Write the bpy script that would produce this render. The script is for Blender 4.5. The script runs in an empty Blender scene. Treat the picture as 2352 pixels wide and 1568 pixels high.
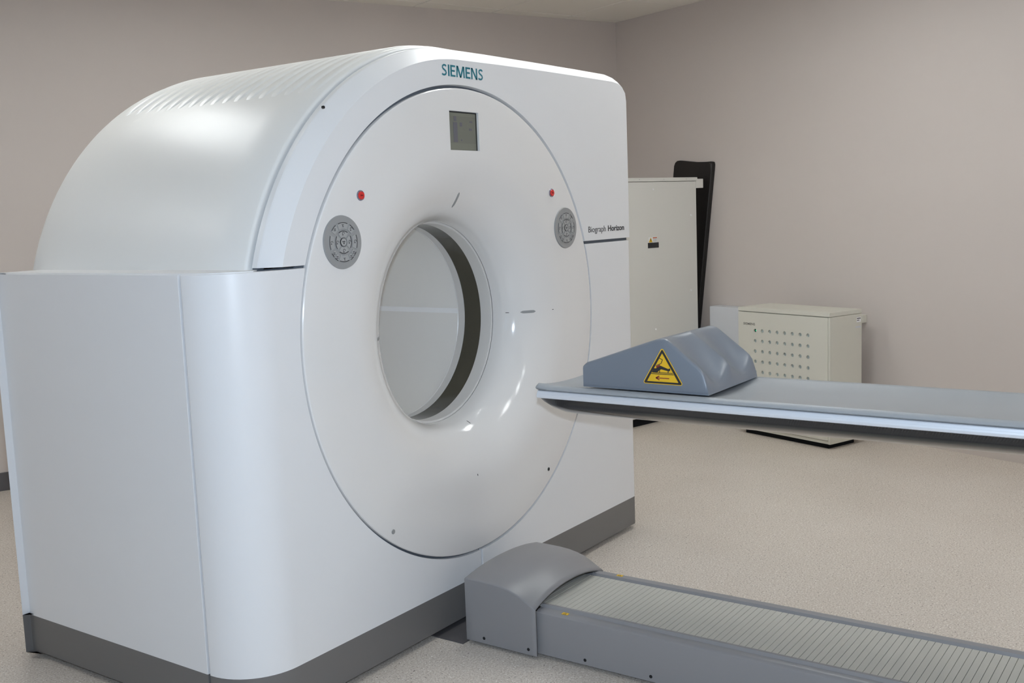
import bpy, bmesh, math, random
from mathutils import Vector, Matrix
random.seed(7)
sc = bpy.context.scene
COL = sc.collection
PI = math.pi
ZC = 1.0364            # height of the bore axis; origin = bore axis on the floor, front face at y = 0, x to the right

# ------------------------------------------------------------------ camera
CAM = Vector((-2.86504, -2.18810, 1.41764))
cd = bpy.data.cameras.new('camera'); cam = bpy.data.objects.new('camera', cd); COL.objects.link(cam)
r_ = Vector((0.572655, -0.818942, -0.037421)); u_ = Vector((0.122181, 0.040121, 0.991697)); b_ = Vector((-0.810640, -0.572473, 0.123034))
cam.matrix_world = Matrix(((r_.x, u_.x, b_.x, CAM.x), (r_.y, u_.y, b_.y, CAM.y), (r_.z, u_.z, b_.z, CAM.z), (0, 0, 0, 1)))
cd.sensor_width = 36; cd.lens = 36.8429; cd.clip_start = 0.02; cd.clip_end = 60
sc.camera = cam
# ------------------------------------------------------------------ world, lights, exposure
sc.view_settings.view_transform = 'Standard'; sc.view_settings.look = 'None'
sc.view_settings.gamma = 1; sc.view_settings.use_curve_mapping = False
sc.view_settings.exposure = 0.0
sc.cycles.use_denoising = True
sc.cycles.max_bounces = 10; sc.cycles.diffuse_bounces = 6; sc.cycles.glossy_bounces = 4
sc.cycles.sample_clamp_indirect = 6
w = bpy.data.worlds.new('world'); sc.world = w; w.use_nodes = True
w.node_tree.nodes['Background'].inputs[0].default_value = (0.55, 0.75, 1.0, 1)
w.node_tree.nodes['Background'].inputs[1].default_value = 0.6
TUBE = 26.0            # emission of the ceiling tubes
WIN_W = 12.0           # daylight through the window
FLASH_W = 48.0          # small flash on top of the camera

def area(name, loc, direction, sx, sy, watts, col):
    l = bpy.data.lights.new(name, 'AREA'); l.shape = 'RECTANGLE'; l.size = sx; l.size_y = sy; l.energy = watts; l.color = col
    o = bpy.data.objects.new(name, l); COL.objects.link(o); o.location = loc
    o.rotation_euler = Vector(direction).to_track_quat('-Z', 'Y').to_euler()
    return o

# room corners (plan)
A19, A22, A21 = math.radians(19.3), math.radians(22.8), math.radians(21)
BR = Vector((4.105, 1.695, 0))
BL = BR + 8.0 * Vector((-math.cos(A22), math.sin(A22), 0))
FR = BR - 8.2 * Vector((math.sin(A19), math.cos(A19), 0))
FL = BL - 8.0 * Vector((math.sin(A21), math.cos(A21), 0))
H = 2.765
E1 = Vector((math.cos(A21), -math.sin(A21), 0)); E2 = Vector((math.sin(A21), math.cos(A21), 0))
WIN_A, WIN_B, WIN_Z0, WIN_Z1 = 4.4, 7.2, 0.85, 2.35     # along left wall from BL
dl = (FL - BL).normalized(); nl_in = Vector((-dl.y, dl.x, 0))
if nl_in.dot(-BL) < 0: nl_in = -nl_in
wc = BL + dl * (WIN_A + WIN_B) / 2
area('window_daylight', (wc.x - nl_in.x * 0.35, wc.y - nl_in.y * 0.35, (WIN_Z0 + WIN_Z1) / 2), nl_in, WIN_B - WIN_A, WIN_Z1 - WIN_Z0, WIN_W, (0.62, 0.82, 1.0))
fl = bpy.data.lights.new('camera_flash', 'AREA'); fl.shape = 'DISK'; fl.size = 0.05; fl.energy = FLASH_W; fl.color = (0.70, 0.835, 1.0)
fo = bpy.data.objects.new('camera_flash', fl); COL.objects.link(fo)
fo.location = CAM + u_ * 0.11 - b_ * 0.03
fo.rotation_euler = (-b_).to_track_quat('-Z', 'Y').to_euler()

# ------------------------------------------------------------------ materials
def srgb(r, g, b):
    f = lambda c: (c / 255 / 12.92) if c / 255 <= 0.04045 else ((c / 255 + 0.055) / 1.055) ** 2.4
    return (f(r), f(g), f(b), 1)
def mat(name, col, rough=0.5, metal=0.0, spec=0.5, bump=0.0, bscale=200.0, vary=0.0, emit=None, estr=0.0, coat=0.0):
    m = bpy.data.materials.new(name); m.use_nodes = True; nt = m.node_tree; b = nt.nodes['Principled BSDF']
    c = col if len(col) == 4 else (*col, 1)
    b.inputs['Base Color'].default_value = c; b.inputs['Roughness'].default_value = rough; b.inputs['Metallic'].default_value = metal
    b.inputs['Specular IOR Level'].default_value = spec; b.inputs['Coat Weight'].default_value = coat; b.inputs['Coat Roughness'].default_value = 0.08
    if emit: b.inputs['Emission Color'].default_value = (*emit[:3], 1); b.inputs['Emission Strength'].default_value = estr
    if bump or vary:
        tc = nt.nodes.new('ShaderNodeTexCoord'); n = nt.nodes.new('ShaderNodeTexNoise')
        n.inputs['Scale'].default_value = bscale; n.inputs['Detail'].default_value = 3
        nt.links.new(tc.outputs['Object'], n.inputs['Vector'])
        if bump:
            bp = nt.nodes.new('ShaderNodeBump'); bp.inputs['Strength'].default_value = bump; bp.inputs['Distance'].default_value = 0.002
            nt.links.new(n.outputs['Fac'], bp.inputs['Height']); nt.links.new(bp.outputs['Normal'], b.inputs['Normal'])
        if vary:
            mx = nt.nodes.new('ShaderNodeMix'); mx.data_type = 'RGBA'
            mx.inputs['A'].default_value = tuple(x * (1 - vary) for x in c[:3]) + (1,); mx.inputs['B'].default_value = tuple(min(1, x * (1 + vary)) for x in c[:3]) + (1,)
            nt.links.new(n.outputs['Fac'], mx.inputs['Factor']); nt.links.new(mx.outputs['Result'], b.inputs['Base Color'])
    return m
def floor_material():
    m = bpy.data.materials.new('speckled_vinyl'); m.use_nodes = True; nt = m.node_tree; L = nt.links; b = nt.nodes['Principled BSDF']
    b.inputs['Roughness'].default_value = 0.45; b.inputs['Specular IOR Level'].default_value = 0.35
    tc = nt.nodes.new('ShaderNodeTexCoord')
    def noise(scale, det=2):
        n = nt.nodes.new('ShaderNodeTexNoise'); n.inputs['Scale'].default_value = scale; n.inputs['Detail'].default_value = det
        L.new(tc.outputs['Object'], n.inputs['Vector']); return n
    def ramp(src, stops):
        r = nt.nodes.new('ShaderNodeValToRGB'); L.new(src, r.inputs['Fac'])
        e = r.color_ramp.elements
        e[0].position, e[0].color = stops[0]; e[1].position, e[1].color = stops[1]
        for p, c in stops[2:]:
            x = e.new(p); x.color = c
        return r
    base = ramp(noise(150, 3).outputs['Fac'], [(0.32, srgb(192, 181, 170)), (0.68, srgb(228, 221, 212))])
    big = ramp(noise(1.6, 2).outputs['Fac'], [(0.3, (0.93, 0.92, 0.91, 1)), (0.7, (1, 1, 1, 1))])
    mul = nt.nodes.new('ShaderNodeMix'); mul.data_type = 'RGBA'; mul.blend_type = 'MULTIPLY'; mul.inputs['Factor'].default_value = 1
    L.new(base.outputs['Color'], mul.inputs['A']); L.new(big.outputs['Color'], mul.inputs['B'])
    prev = mul.outputs['Result']
    for scale, thr, col in ((230, 0.685, srgb(108, 98, 92)), (300, 0.70, srgb(252, 248, 244))):
        mask = ramp(noise(scale, 1).outputs['Fac'], [(thr - 0.01, (0, 0, 0, 1)), (thr + 0.02, (1, 1, 1, 1))])
        mx = nt.nodes.new('ShaderNodeMix'); mx.data_type = 'RGBA'; L.new(mask.outputs['Color'], mx.inputs['Factor'])
        L.new(prev, mx.inputs['A']); mx.inputs['B'].default_value = col; prev = mx.outputs['Result']
    for scale, rad, keep, col in ((62, 0.13, 0.62, srgb(92, 82, 78)), (95, 0.16, 0.66, srgb(158, 138, 128)), (80, 0.16, 0.66, srgb(250, 247, 243))):
        v = nt.nodes.new('ShaderNodeTexVoronoi'); v.inputs['Scale'].default_value = scale; L.new(tc.outputs['Object'], v.inputs['Vector'])
        sp = nt.nodes.new('ShaderNodeSeparateColor'); L.new(v.outputs['Color'], sp.inputs['Color'])
        lt = nt.nodes.new('ShaderNodeMath'); lt.operation = 'LESS_THAN'; lt.inputs[1].default_value = rad; L.new(v.outputs['Distance'], lt.inputs[0])
        gt = nt.nodes.new('ShaderNodeMath'); gt.operation = 'GREATER_THAN'; gt.inputs[1].default_value = keep; L.new(sp.outputs['Red'], gt.inputs[0])
        an = nt.nodes.new('ShaderNodeMath'); an.operation = 'MULTIPLY'; L.new(lt.outputs[0], an.inputs[0]); L.new(gt.outputs[0], an.inputs[1])
        mx = nt.nodes.new('ShaderNodeMix'); mx.data_type = 'RGBA'; L.new(an.outputs[0], mx.inputs['Factor'])
        L.new(prev, mx.inputs['A']); mx.inputs['B'].default_value = col; prev = mx.outputs['Result']
    L.new(prev, b.inputs['Base Color'])
    return m
def carbon_material():
    m = mat('carbon_fibre', (0.012, 0.012, 0.013), 0.22, 0, 0.5, coat=0.6); nt = m.node_tree; b = nt.nodes['Principled BSDF']
    tc = nt.nodes.new('ShaderNodeTexCoord'); mp = nt.nodes.new('ShaderNodeMapping'); mp.inputs['Rotation'].default_value = (0, 0, 0.8)
    wv = nt.nodes.new('ShaderNodeTexWave'); wv.inputs['Scale'].default_value = 60
    rp = nt.nodes.new('ShaderNodeValToRGB'); rp.color_ramp.elements[0].color = (0.008, 0.008, 0.009, 1); rp.color_ramp.elements[1].color = (0.03, 0.03, 0.032, 1)
    nt.links.new(tc.outputs['Object'], mp.inputs['Vector']); nt.links.new(mp.outputs['Vector'], wv.inputs['Vector'])
    nt.links.new(wv.outputs['Fac'], rp.inputs['Fac']); nt.links.new(rp.outputs['Color'], b.inputs['Base Color'])
    return m
M = dict(
    wall=mat('wall_paint', srgb(202, 193, 187), 0.8, spec=0.2, bump=0.08, bscale=90),
    ceil=mat('ceiling_tile', srgb(238, 234, 226), 0.9, spec=0.1, bump=0.2, bscale=400),
    grid=mat('ceiling_grid', srgb(120, 116, 108), 0.6),
    skirt_board=mat('dark_skirting', srgb(84, 82, 84), 0.5),
    floor=floor_material(),
    white=mat('white_lacquer', srgb(232, 233, 235), 0.36, spec=0.45),
    dome=mat('white_dome_lacquer', srgb(234, 234, 232), 0.38, spec=0.45),
    gloss=mat('glossy_white_plastic', srgb(232, 231, 230), 0.12, spec=0.5),
    base=mat('grey_skirt_paint', srgb(114, 112, 111), 0.45, spec=0.4),
    dark=mat('gap_shade_dark', srgb(28, 30, 34), 0.8, spec=0.1),  # for the plinths, shade of the floor gaps put into the colour
    seam=mat('gap_shade_grey', srgb(92, 99, 108), 0.6),  # shade inside the cover gaps, put into the colour
    mylar=mat('smoked_window_band', srgb(70, 68, 58), 0.08, spec=0.6),
    tunnel=mat('tunnel_lining', srgb(243, 242, 239), 0.4),
    stripe=mat('tunnel_strip', srgb(252, 253, 255), 0.35),
    ring=mat('bore_ring', srgb(214, 213, 211), 0.3),
    teal=mat('teal_lettering', srgb(18, 116, 132), 0.45),
    ink=mat('black_print', srgb(38, 38, 42), 0.5),
    lcd=mat('unlit_display', srgb(112, 114, 104), 0.22, spec=0.5),
    lcd2=mat('display_strip', srgb(118, 120, 109), 0.22, spec=0.5),
    lcd3=mat('display_ghost_image', srgb(98, 99, 106), 0.22, spec=0.5),
    pgrey=mat('control_panel_grey', srgb(152, 153, 153), 0.45),
    pgrey2=mat('button_grey', srgb(164, 165, 165), 0.4),
    red=mat('red_button', srgb(214, 40, 36), 0.3),
    redtxt=mat('red_button_print', srgb(140, 22, 24), 0.4),
    chrome=mat('button_bezel', srgb(150, 148, 165), 0.25, metal=0.7),
    hole=mat('hole_black', srgb(14, 14, 18), 0.7),
    slot=mat('slot_grey', srgb(150, 152, 153), 0.5),
    tgrey=mat('table_grey_paint', srgb(140, 139, 141), 0.36, spec=0.45),
    slat=mat('table_slat', srgb(189, 187, 179), 0.5, spec=0.3),
    rail=mat('aluminium_rail', srgb(222, 226, 232), 0.32, metal=0.25),
    pad=mat('grey_blue_vinyl', srgb(157, 162, 167), 0.42, spec=0.4, bump=0.05, bscale=60),
    bolster=mat('grey_blue_cushion_vinyl', srgb(117, 125, 136), 0.34, spec=0.7, bump=0.03, bscale=500),
    carbon=carbon_material(),
    beige=mat('cabinet_beige', srgb(211, 209, 198), 0.5, spec=0.3, bump=0.05, bscale=600),
    cream=mat('cabinet_cream', srgb(224, 223, 217), 0.5, spec=0.3),
    beige2=mat('cabinet_inside', srgb(168, 180, 180), 0.5),
    lgrey=mat('light_grey_case', srgb(206, 208, 212), 0.5),
    black=mat('black_board', srgb(22, 20, 20), 0.4),
    yellow=mat('warning_yellow', srgb(226, 182, 32), 0.5),
    maroon=mat('warning_maroon', srgb(128, 42, 42), 0.5),
    socket=mat('socket_white', srgb(240, 240, 240), 0.35),
    sockgrey=mat('socket_well', srgb(206, 208, 212), 0.4),
    pink=mat('socket_label', srgb(216, 160, 158), 0.6),
    brass=mat('brass_contact', srgb(190, 150, 90), 0.3, metal=1),
    led=mat('green_led', srgb(10, 60, 40), 0.3, emit=(0.05, 0.9, 0.45), estr=1.2),
    orange=mat('label_orange', srgb(196, 92, 40), 0.5),
    tube=mat('fluorescent_tube', (0.9, 0.9, 0.9), 0.4, emit=(0.97, 1.0, 0.995), estr=TUBE),
    lum=mat('luminaire_frame', srgb(235, 235, 235), 0.4),
    glass=None,
)
g = bpy.data.materials.new('window_glass'); g.use_nodes = True; gb = g.node_tree.nodes['Principled BSDF']
gb.inputs['Base Color'].default_value = (0.95, 0.98, 1, 1); gb.inputs['Transmission Weight'].default_value = 1; gb.inputs['Roughness'].default_value = 0; gb.inputs['IOR'].default_value = 1.02
M['glass'] = g

# ------------------------------------------------------------------ helpers
def empty(name, loc, label, cat, rz=0.0, group=None):
    o = bpy.data.objects.new(name, None); COL.objects.link(o); o.location = loc; o.rotation_euler = (0, 0, rz)
    o.empty_display_size = 0.1; o['label'] = label; o['category'] = cat
    if group: o['group'] = group
    return o
def finish(me, smooth=True, ang=32):
    if smooth:
        for p in me.polygons: p.use_smooth = True
        me.set_sharp_from_angle(angle=math.radians(ang))
def link(name, me, parent=None, label=None, local=False, wn=False, kind=None):
    o = bpy.data.objects.new(name, me); COL.objects.link(o)
    if parent is not None:
        o.parent = parent
        if not local:
            if parent.parent is None: o.matrix_parent_inverse = Matrix.Translation(-Vector(parent.location))   # parts of parts: the part already sits in world space
    if label: o['label'] = label
    if kind: o['kind'] = kind
    if wn:
        m = o.modifiers.new('weighted', 'WEIGHTED_NORMAL'); m.keep_sharp = True; m.weight = 80
    return o
def mk(name, bm, mats, parent=None, label=None, local=False, smooth=True, ang=32, wn=False, kind=None, normals=True):
    if normals: bmesh.ops.recalc_face_normals(bm, faces=bm.faces[:])
    me = bpy.data.meshes.new(name); bm.to_mesh(me); bm.free()
    for m in (mats if isinstance(mats, (list, tuple)) else [mats]): me.materials.append(m)
    finish(me, smooth, ang)
    return link(name, me, parent, label, local, wn, kind)
def box(bm, lo, hi, bev=0.0, seg=2, mi=0):
    vs = [bm.verts.new((x, y, z)) for x in (lo[0], hi[0]) for y in (lo[1], hi[1]) for z in (lo[2], hi[2])]
    fs = [bm.faces.new([vs[i] for i in q]) for q in ((0, 1, 3, 2), (4, 6, 7, 5), (0, 4, 5, 1), (2, 3, 7, 6), (0, 2, 6, 4), (1, 5, 7, 3))]
    for f in fs: f.material_index = mi
    if bev:
        es = list({e for f in fs for e in f.edges})
        r = bmesh.ops.bevel(bm, geom=es, offset=bev, segments=seg, affect='EDGES', profile=0.5)
        for f in r['faces']: f.material_index = mi
def boxo(name, lo, hi, m, parent=None, bev=0.0, **k):
    bm = bmesh.new(); box(bm, lo, hi, bev); return mk(name, bm, m, parent, wn=bev > 0, **k)
def prism(bm, pts, axis, a, b, mi=0):
    """polygon pts extruded along axis (0,1,2) from a to b; pts are the two other coordinates in order"""
    def P(p, t):
        q = list(p); q.insert(axis, t); return q
    A = [bm.verts.new(P(p, a)) for p in pts]; B = [bm.verts.new(P(p, b)) for p in pts]; n = len(pts)
    fs = [bm.faces.new(A), bm.faces.new(B[::-1])]
    for i in range(n): fs.append(bm.faces.new((A[i], A[(i + 1) % n], B[(i + 1) % n], B[i])))
    for f in fs: f.material_index = mi
    return fs
def revolve(bm, prof, n=128, cx=0.0, cz=ZC, closed=True, mi=0):
    """profile (r, y) spun round the bore axis"""
    rings = []
    for (r, y) in prof:
        rings.append([bm.verts.new((cx + r * math.cos(2 * PI * i / n), y, cz + r * math.sin(2 * PI * i / n))) for i in range(n)])
    k = len(prof)
    for j in range(k if closed else k - 1):
        a, b = rings[j], rings[(j + 1) % k]
        for i in range(n):
            f = bm.faces.new((a[i], a[(i + 1) % n], b[(i + 1) % n], b[i])); f.material_index = mi
def disc_y(bm, cx, y, cz, r, depth, n=32, mi=0, r2=None):
    """short cylinder on the y axis, front at y, going back by depth"""
    r2 = r if r2 is None else r2
    A = [bm.verts.new((cx + r2 * math.cos(2 * PI * i / n), y, cz + r2 * math.sin(2 * PI * i / n))) for i in range(n)]
    B = [bm.verts.new((cx + r * math.cos(2 * PI * i / n), y + depth, cz + r * math.sin(2 * PI * i / n))) for i in range(n)]
    fs = [bm.faces.new(A), bm.faces.new(B[::-1])] + [bm.faces.new((A[i], A[(i + 1) % n], B[(i + 1) % n], B[i])) for i in range(n)]
    for f in fs: f.material_index = mi
def ribbon_plate(bm, pts, y, th, mi=0):
    """flat polygon in x-z at y, thickness th towards +y"""
    prism(bm, pts, 1, y, y + th, mi)
def text_mesh(body, width, height, off=0.0, ext=0.0006):
    c = bpy.data.curves.new('lettering', 'FONT'); c.body = body; c.size = 1; c.offset = off; c.extrude = 0.0; c.resolution_u = 4
    o = bpy.data.objects.new('lettering', c); COL.objects.link(o)
    dg = bpy.context.evaluated_depsgraph_get(); me = bpy.data.meshes.new_from_object(o.evaluated_get(dg))
    bpy.data.objects.remove(o)
    xs = [v.co.x for v in me.vertices]; ys = [v.co.y for v in me.vertices]
    x0, x1, y0, y1 = min(xs), max(xs), min(ys), max(ys)
    sx = width / (x1 - x0)
    caps = [v.co.y for v in me.vertices if v.co.x < x0 + (x1 - x0) * 0.06]
    base, top = (min(caps), max(caps)) if body[0] in 'SBH' else (y0, y1)
    sy = height / (top - base)
    for v in me.vertices: v.co = Vector(((v.co.x - x0) * sx, 0.0, (v.co.y - base) * sy))
    return me
def put_text(name, body, x, y, z, width, height, m, parent, off=0.0, label=None, local=False):
    me = text_mesh(body, width, height, off)
    for v in me.vertices: v.co = Vector((v.co.x + x, y, v.co.z + z))
    me.materials.clear(); me.materials.append(m)
    bm = bmesh.new(); bm.from_mesh(me)
    r = bmesh.ops.extrude_face_region(bm, geom=bm.faces[:])
    for v in r['geom']:
        if isinstance(v, bmesh.types.BMVert): v.co.y += 0.0008
    bmesh.ops.recalc_face_normals(bm, faces=bm.faces[:]); bm.to_mesh(me); bm.free()
    return link(name, me, parent, label, local)
def structure(o):
    o['kind'] = 'structure'; return o

# ------------------------------------------------------------------ room shell
def wall(name, a, b, thick=0.15, openings=()):
    d = (b - a); ln = d.length; d.normalize(); n = Vector((-d.y, d.x, 0))
    mid = Vector((-1.0, -1.0, 0))
    if (mid - a).dot(n) > 0: n = -n          # outward
    bm = bmesh.new()
    def seg(s0, s1, z0, z1):
        vs = []
        for s in (s0, s1):
            for t in (0, thick):
                for z in (z0, z1):
                    p = a + d * s + n * t; vs.append(bm.verts.new((p.x, p.y, z)))
        for q in ((0, 1, 3, 2), (4, 6, 7, 5), (0, 4, 5, 1), (2, 3, 7, 6), (0, 2, 6, 4), (1, 5, 7, 3)): bm.faces.new([vs[i] for i in q])
    if openings:
        s0, s1, z0, z1 = openings
        seg(0, s0, 0, H); seg(s1, ln, 0, H); seg(s0, s1, 0, z0); seg(s0, s1, z1, H)
    else:
        seg(0, ln, 0, H)
    o = structure(mk(name, bm, M['wall'], smooth=False)); return o, d, n
bm = bmesh.new()
cen = (BR + BL + FR + FL) / 4
fv = [bm.verts.new((p.x + (p - cen).normalized().x * 0.2, p.y + (p - cen).normalized().y * 0.2, 0)) for p in (BR, BL, FL, FR)]
fv2 = [bm.verts.new((v.co.x, v.co.y, -0.1)) for v in fv]
bm.faces.new(fv); bm.faces.new(fv2[::-1])
for i in range(4): bm.faces.new((fv[i], fv[(i + 1) % 4], fv2[(i + 1) % 4], fv2[i]))
structure(mk('floor', bm, M['floor'], smooth=False))
wall('wall_right', BR, FR); wall('wall_back', BL, BR); wall('wall_front', FR, FL)
_, dwl, nwl = wall('wall_left', BL, FL, openings=(WIN_A, WIN_B, WIN_Z0, WIN_Z1))
# skirting on the back wall
db = (BR - BL).normalized(); nb = Vector((db.y, -db.x, 0))
bm = bmesh.new()
pa, pb = BL + nb * 0.0005, BR + nb * 0.0005
vs = []
for p in (pa, pb):
    for t in (0, 0.012):
        for z in (0.0, 0.1): q = p + nb * t; vs.append(bm.verts.new((q.x, q.y, z)))
for q in ((0, 1, 3, 2), (4, 6, 7, 5), (0, 4, 5, 1), (2, 3, 7, 6), (0, 2, 6, 4), (1, 5, 7, 3)): bm.faces.new([vs[i] for i in q])
structure(mk('baseboard_back', bm, M['skirt_board'], smooth=False))
# window in the left wall (behind and left of the camera)
wroot = structure(bpy.data.objects.new('window_1', None)); COL.objects.link(wroot)
pw = BL + dl * WIN_A - nl_in * 0.08
wroot.location = (pw.x, pw.y, WIN_Z0); wroot.rotation_euler = (0, 0, math.atan2(dl.y, dl.x))
WL, WH = WIN_B - WIN_A, WIN_Z1 - WIN_Z0
bm = bmesh.new()
for lo, hi in (((0, -.03, 0), (WL, .03, .06)), ((0, -.03, WH - .06), (WL, .03, WH)), ((0, -.03, .06), (.06, .03, WH - .06)), ((WL - .06, -.03, .06), (WL, .03, WH - .06)), ((WL / 2 - .04, -.03, .06), (WL / 2 + .04, .03, WH - .06))): box(bm, lo, hi)
mk('window_frame', bm, M['socket'], wroot, local=True, smooth=False)
for x0, x1 in ((.06, WL / 2 - .04), (WL / 2 + .04, WL - .06)): boxo('pane', (x0, -.004, .06), (x1, .004, WH - .06), M['glass'], wroot, local=True, smooth=False)

# ceiling: tiles in a grid, recessed luminaires
ceil = structure(bpy.data.objects.new('ceiling', None)); COL.objects.link(ceil)
ORG = BR - E1 * 0.47 - E2 * 0.69
ceil.location = (ORG.x, ORG.y, H); ceil.rotation_euler = (0, 0, -A21)
P_ = 0.595
slab = bmesh.new(); box(slab, (-9.2, -9.2, 0.05), (2.2, 2.2, 0.15)); mk('ceiling_slab', slab, M['ceil'], ceil, local=True, smooth=False)
LUM = {(1, 3): 'row along the right wall, nearest the corner', (1, 7): 'row along the right wall, second from the corner', (1, 9): 'row along the right wall, third from the corner', (1, 11): 'row along the right wall, farthest from the corner',
       (3, 1): 'row along the back wall, nearest the corner', (6, 1): 'row along the back wall, middle one', (9, 1): 'row along the back wall, farthest from the corner',
       (3, 3): 'set apart inside the two rows'}   # tiles that hold a light
tile_me = None; lums = []
def inside(p):
    ok = True
    for a, b in ((BR, BL), (BL, FL), (FL, FR), (FR, BR)):
        e = b - a; ok &= (e.x * (p.y - a.y) - e.y * (p.x - a.x)) > -0.55 * e.length
    return ok
for i in range(-1, 14):
    for j in range(-2, 14):
        lx, ly = -P_ * (i + .5), -P_ * (j + .5)
        pw_ = ORG + E1 * lx + E2 * ly
        if not inside(pw_): continue
        if (i, j) in LUM: lums.append((lx, ly, LUM[(i, j)])); continue
        if tile_me is None:
            bm = bmesh.new(); h = P_ / 2 - 0.004
            box(bm, (-h, -h, 0.0), (h, h, 0.018), 0.003, 1)
            t = mk('ceiling_tile', bm, M['ceil'], ceil, local=True); tile_me = t.data
        else:
            t = link('ceiling_tile', tile_me, ceil, local=True)
        t.location = (lx, ly, 0)
bm = bmesh.new()
for k in range(-2, 16):
    box(bm, (-P_ * k - .012, -9, 0.006), (-P_ * k + .012, 2, 0.03)) if -1 <= k else None
    box(bm, (-9, -P_ * k - .012, 0.0065), (2, -P_ * k + .012, 0.0305))
mk('ceiling_grid', bm, M['grid'], ceil, local=True, smooth=False)
lum_tpl = None
names = ['back row', 'second row', 'third row', 'front row']
def lum_parts(r):
    bm = bmesh.new(); h = P_ / 2 - 0.004
    for lo, hi in (((-h, -h, 0), (h, -h + .03, .05)), ((-h, h - .03, 0), (h, h, .05)), ((-h, -h + .03, 0), (-h + .03, h - .03, .05)), ((h - .03, -h + .03, 0), (h, h - .03, .05)), ((-h + .03, -h + .03, .045), (h - .03, h - .03, .05))): box(bm, lo, hi)
    a = mk('frame', bm, M['lum'], r, local=True, smooth=False)
    out = [a]
    for k in range(4):
        x = -.19 + k * .127
        out.append(boxo('tube', (x - .022, -.24, .012), (x + .022, .24, .028), M['tube'], r, local=True, smooth=False))
    return out
for lx, ly, where in lums:
    p = ORG + E1 * lx + E2 * ly
    r = empty('ceiling_light', (p.x, p.y, H), 'square four tube ceiling light, ' + where, 'ceiling light', -A21, 'recessed ceiling lights')
    if lum_tpl is None: lum_tpl = lum_parts(r)
    else:
        for s in lum_tpl:
            c = s.copy(); COL.objects.link(c); c.parent = r

# ------------------------------------------------------------------ the scanner
XL, XR, YB = -1.062, 1.153, 1.17
ZB, Z0, ZS = 0.1454, 0.021, 1.281
RO = 0.805
G = empty('scanner_gantry', (0.045, 0.6, 0), 'huge glossy white ring shaped medical scanner with round bore and grey skirt', 'scanner')
def front_panel(name, faces3d, mt, roll=0.003, depth=0.025, keep=None, parent=G, label=None):
    """faces3d: list of faces as lists of points; boundary is pulled back along -normal and its edge rolled"""
    bm = bmesh.new(); cache = {}
    def V(p):
        k = tuple(round(c, 5) for c in p)
        if k not in cache: cache[k] = bm.verts.new(p)
        return cache[k]
    for f in faces3d: bm.faces.new([V(p) for p in f])
    bmesh.ops.recalc_face_normals(bm, faces=bm.faces[:])
    bm.normal_update()
    # outward = towards -y / -x / +x : make sure normals point away from the body centre
    s = sum((f.normal.dot(f.calc_center_median() - Vector((0.05, 0.6, 0.7))) * f.calc_area()) for f in bm.faces)
    if s < 0: bmesh.ops.reverse_faces(bm, faces=bm.faces[:]); bm.normal_update()
    be = [e for e in bm.edges if e.is_boundary]
    nrm = {v: v.normal.copy() for v in bm.verts}
    rim = [e for e in be if keep is None or keep(e)]
    r = bmesh.ops.extrude_edge_only(bm, edges=be)
    newv = [x for x in r['geom'] if isinstance(x, bmesh.types.BMVert)]
    import_map = {}
    for v in newv:
        src = min((o for e in v.link_edges for o in (e.other_vert(v),) if o in nrm), key=lambda o: (o.co - v.co).length)
        import_map[v] = nrm[src]
    for v, n in import_map.items(): v.co = v.co - n * depth
    if roll: bmesh.ops.bevel(bm, geom=rim, offset=roll, segments=2, affect='EDGES', profile=0.5)
    return mk(name, bm, mt, parent, wn=True, normals=False, label=label)
RC = 0.17                      # rounded front-left corner
def corner(t, r=RC): return (XL + r - r * math.cos(t), r - r * math.sin(t))
gap = 0.0045
plan_left = [(XL, 0.1769)] + [corner(PI / 2 * i / 14) for i in range(15)]      # from the seam round to y = 0
def arc_pts(r, a0, a1, n): return [(r * math.sin(a0 + (a1 - a0) * i / n), ZC + r * math.cos(a0 + (a1 - a0) * i / n)) for i in range(n + 1)]
def strip(plan, z0, z1): return [[(a[0], a[1], z0), (b[0], b[1], z0), (b[0], b[1], z1), (a[0], a[1], z1)] for a, b in zip(plan[:-1], plan[1:])]
zt = ZS
a_top = math.acos((zt - ZC) / RO)
# lower left wrap-round cover
xc = XL + RC
al = arc_pts(RO, -a_top, -(PI - math.asin(gap / RO)), 72)           # from upper left round to the bottom
flat = [(xc, 0, ZB), (xc, 0, zt)] + [(x, 0, z) for x, z in al] + [(-gap, 0, ZB)]
front_panel('front_cover', [flat] + strip(plan_left, ZB, zt), M['white'], keep=lambda e: not all(abs(v.co.z - ZB) < 1e-4 for v in e.verts), label='lower left front cover wrapping round the corner')
front_panel('skirt_panel', [[(xc, 0, Z0), (xc, 0, ZB), (-gap, 0, ZB), (-gap, 0, Z0)]] + strip(plan_left, Z0, ZB), M['base'], keep=lambda e: not all(abs(v.co.z - ZB) < 1e-4 for v in e.verts), label='grey skirt below the front left cover')
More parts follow.
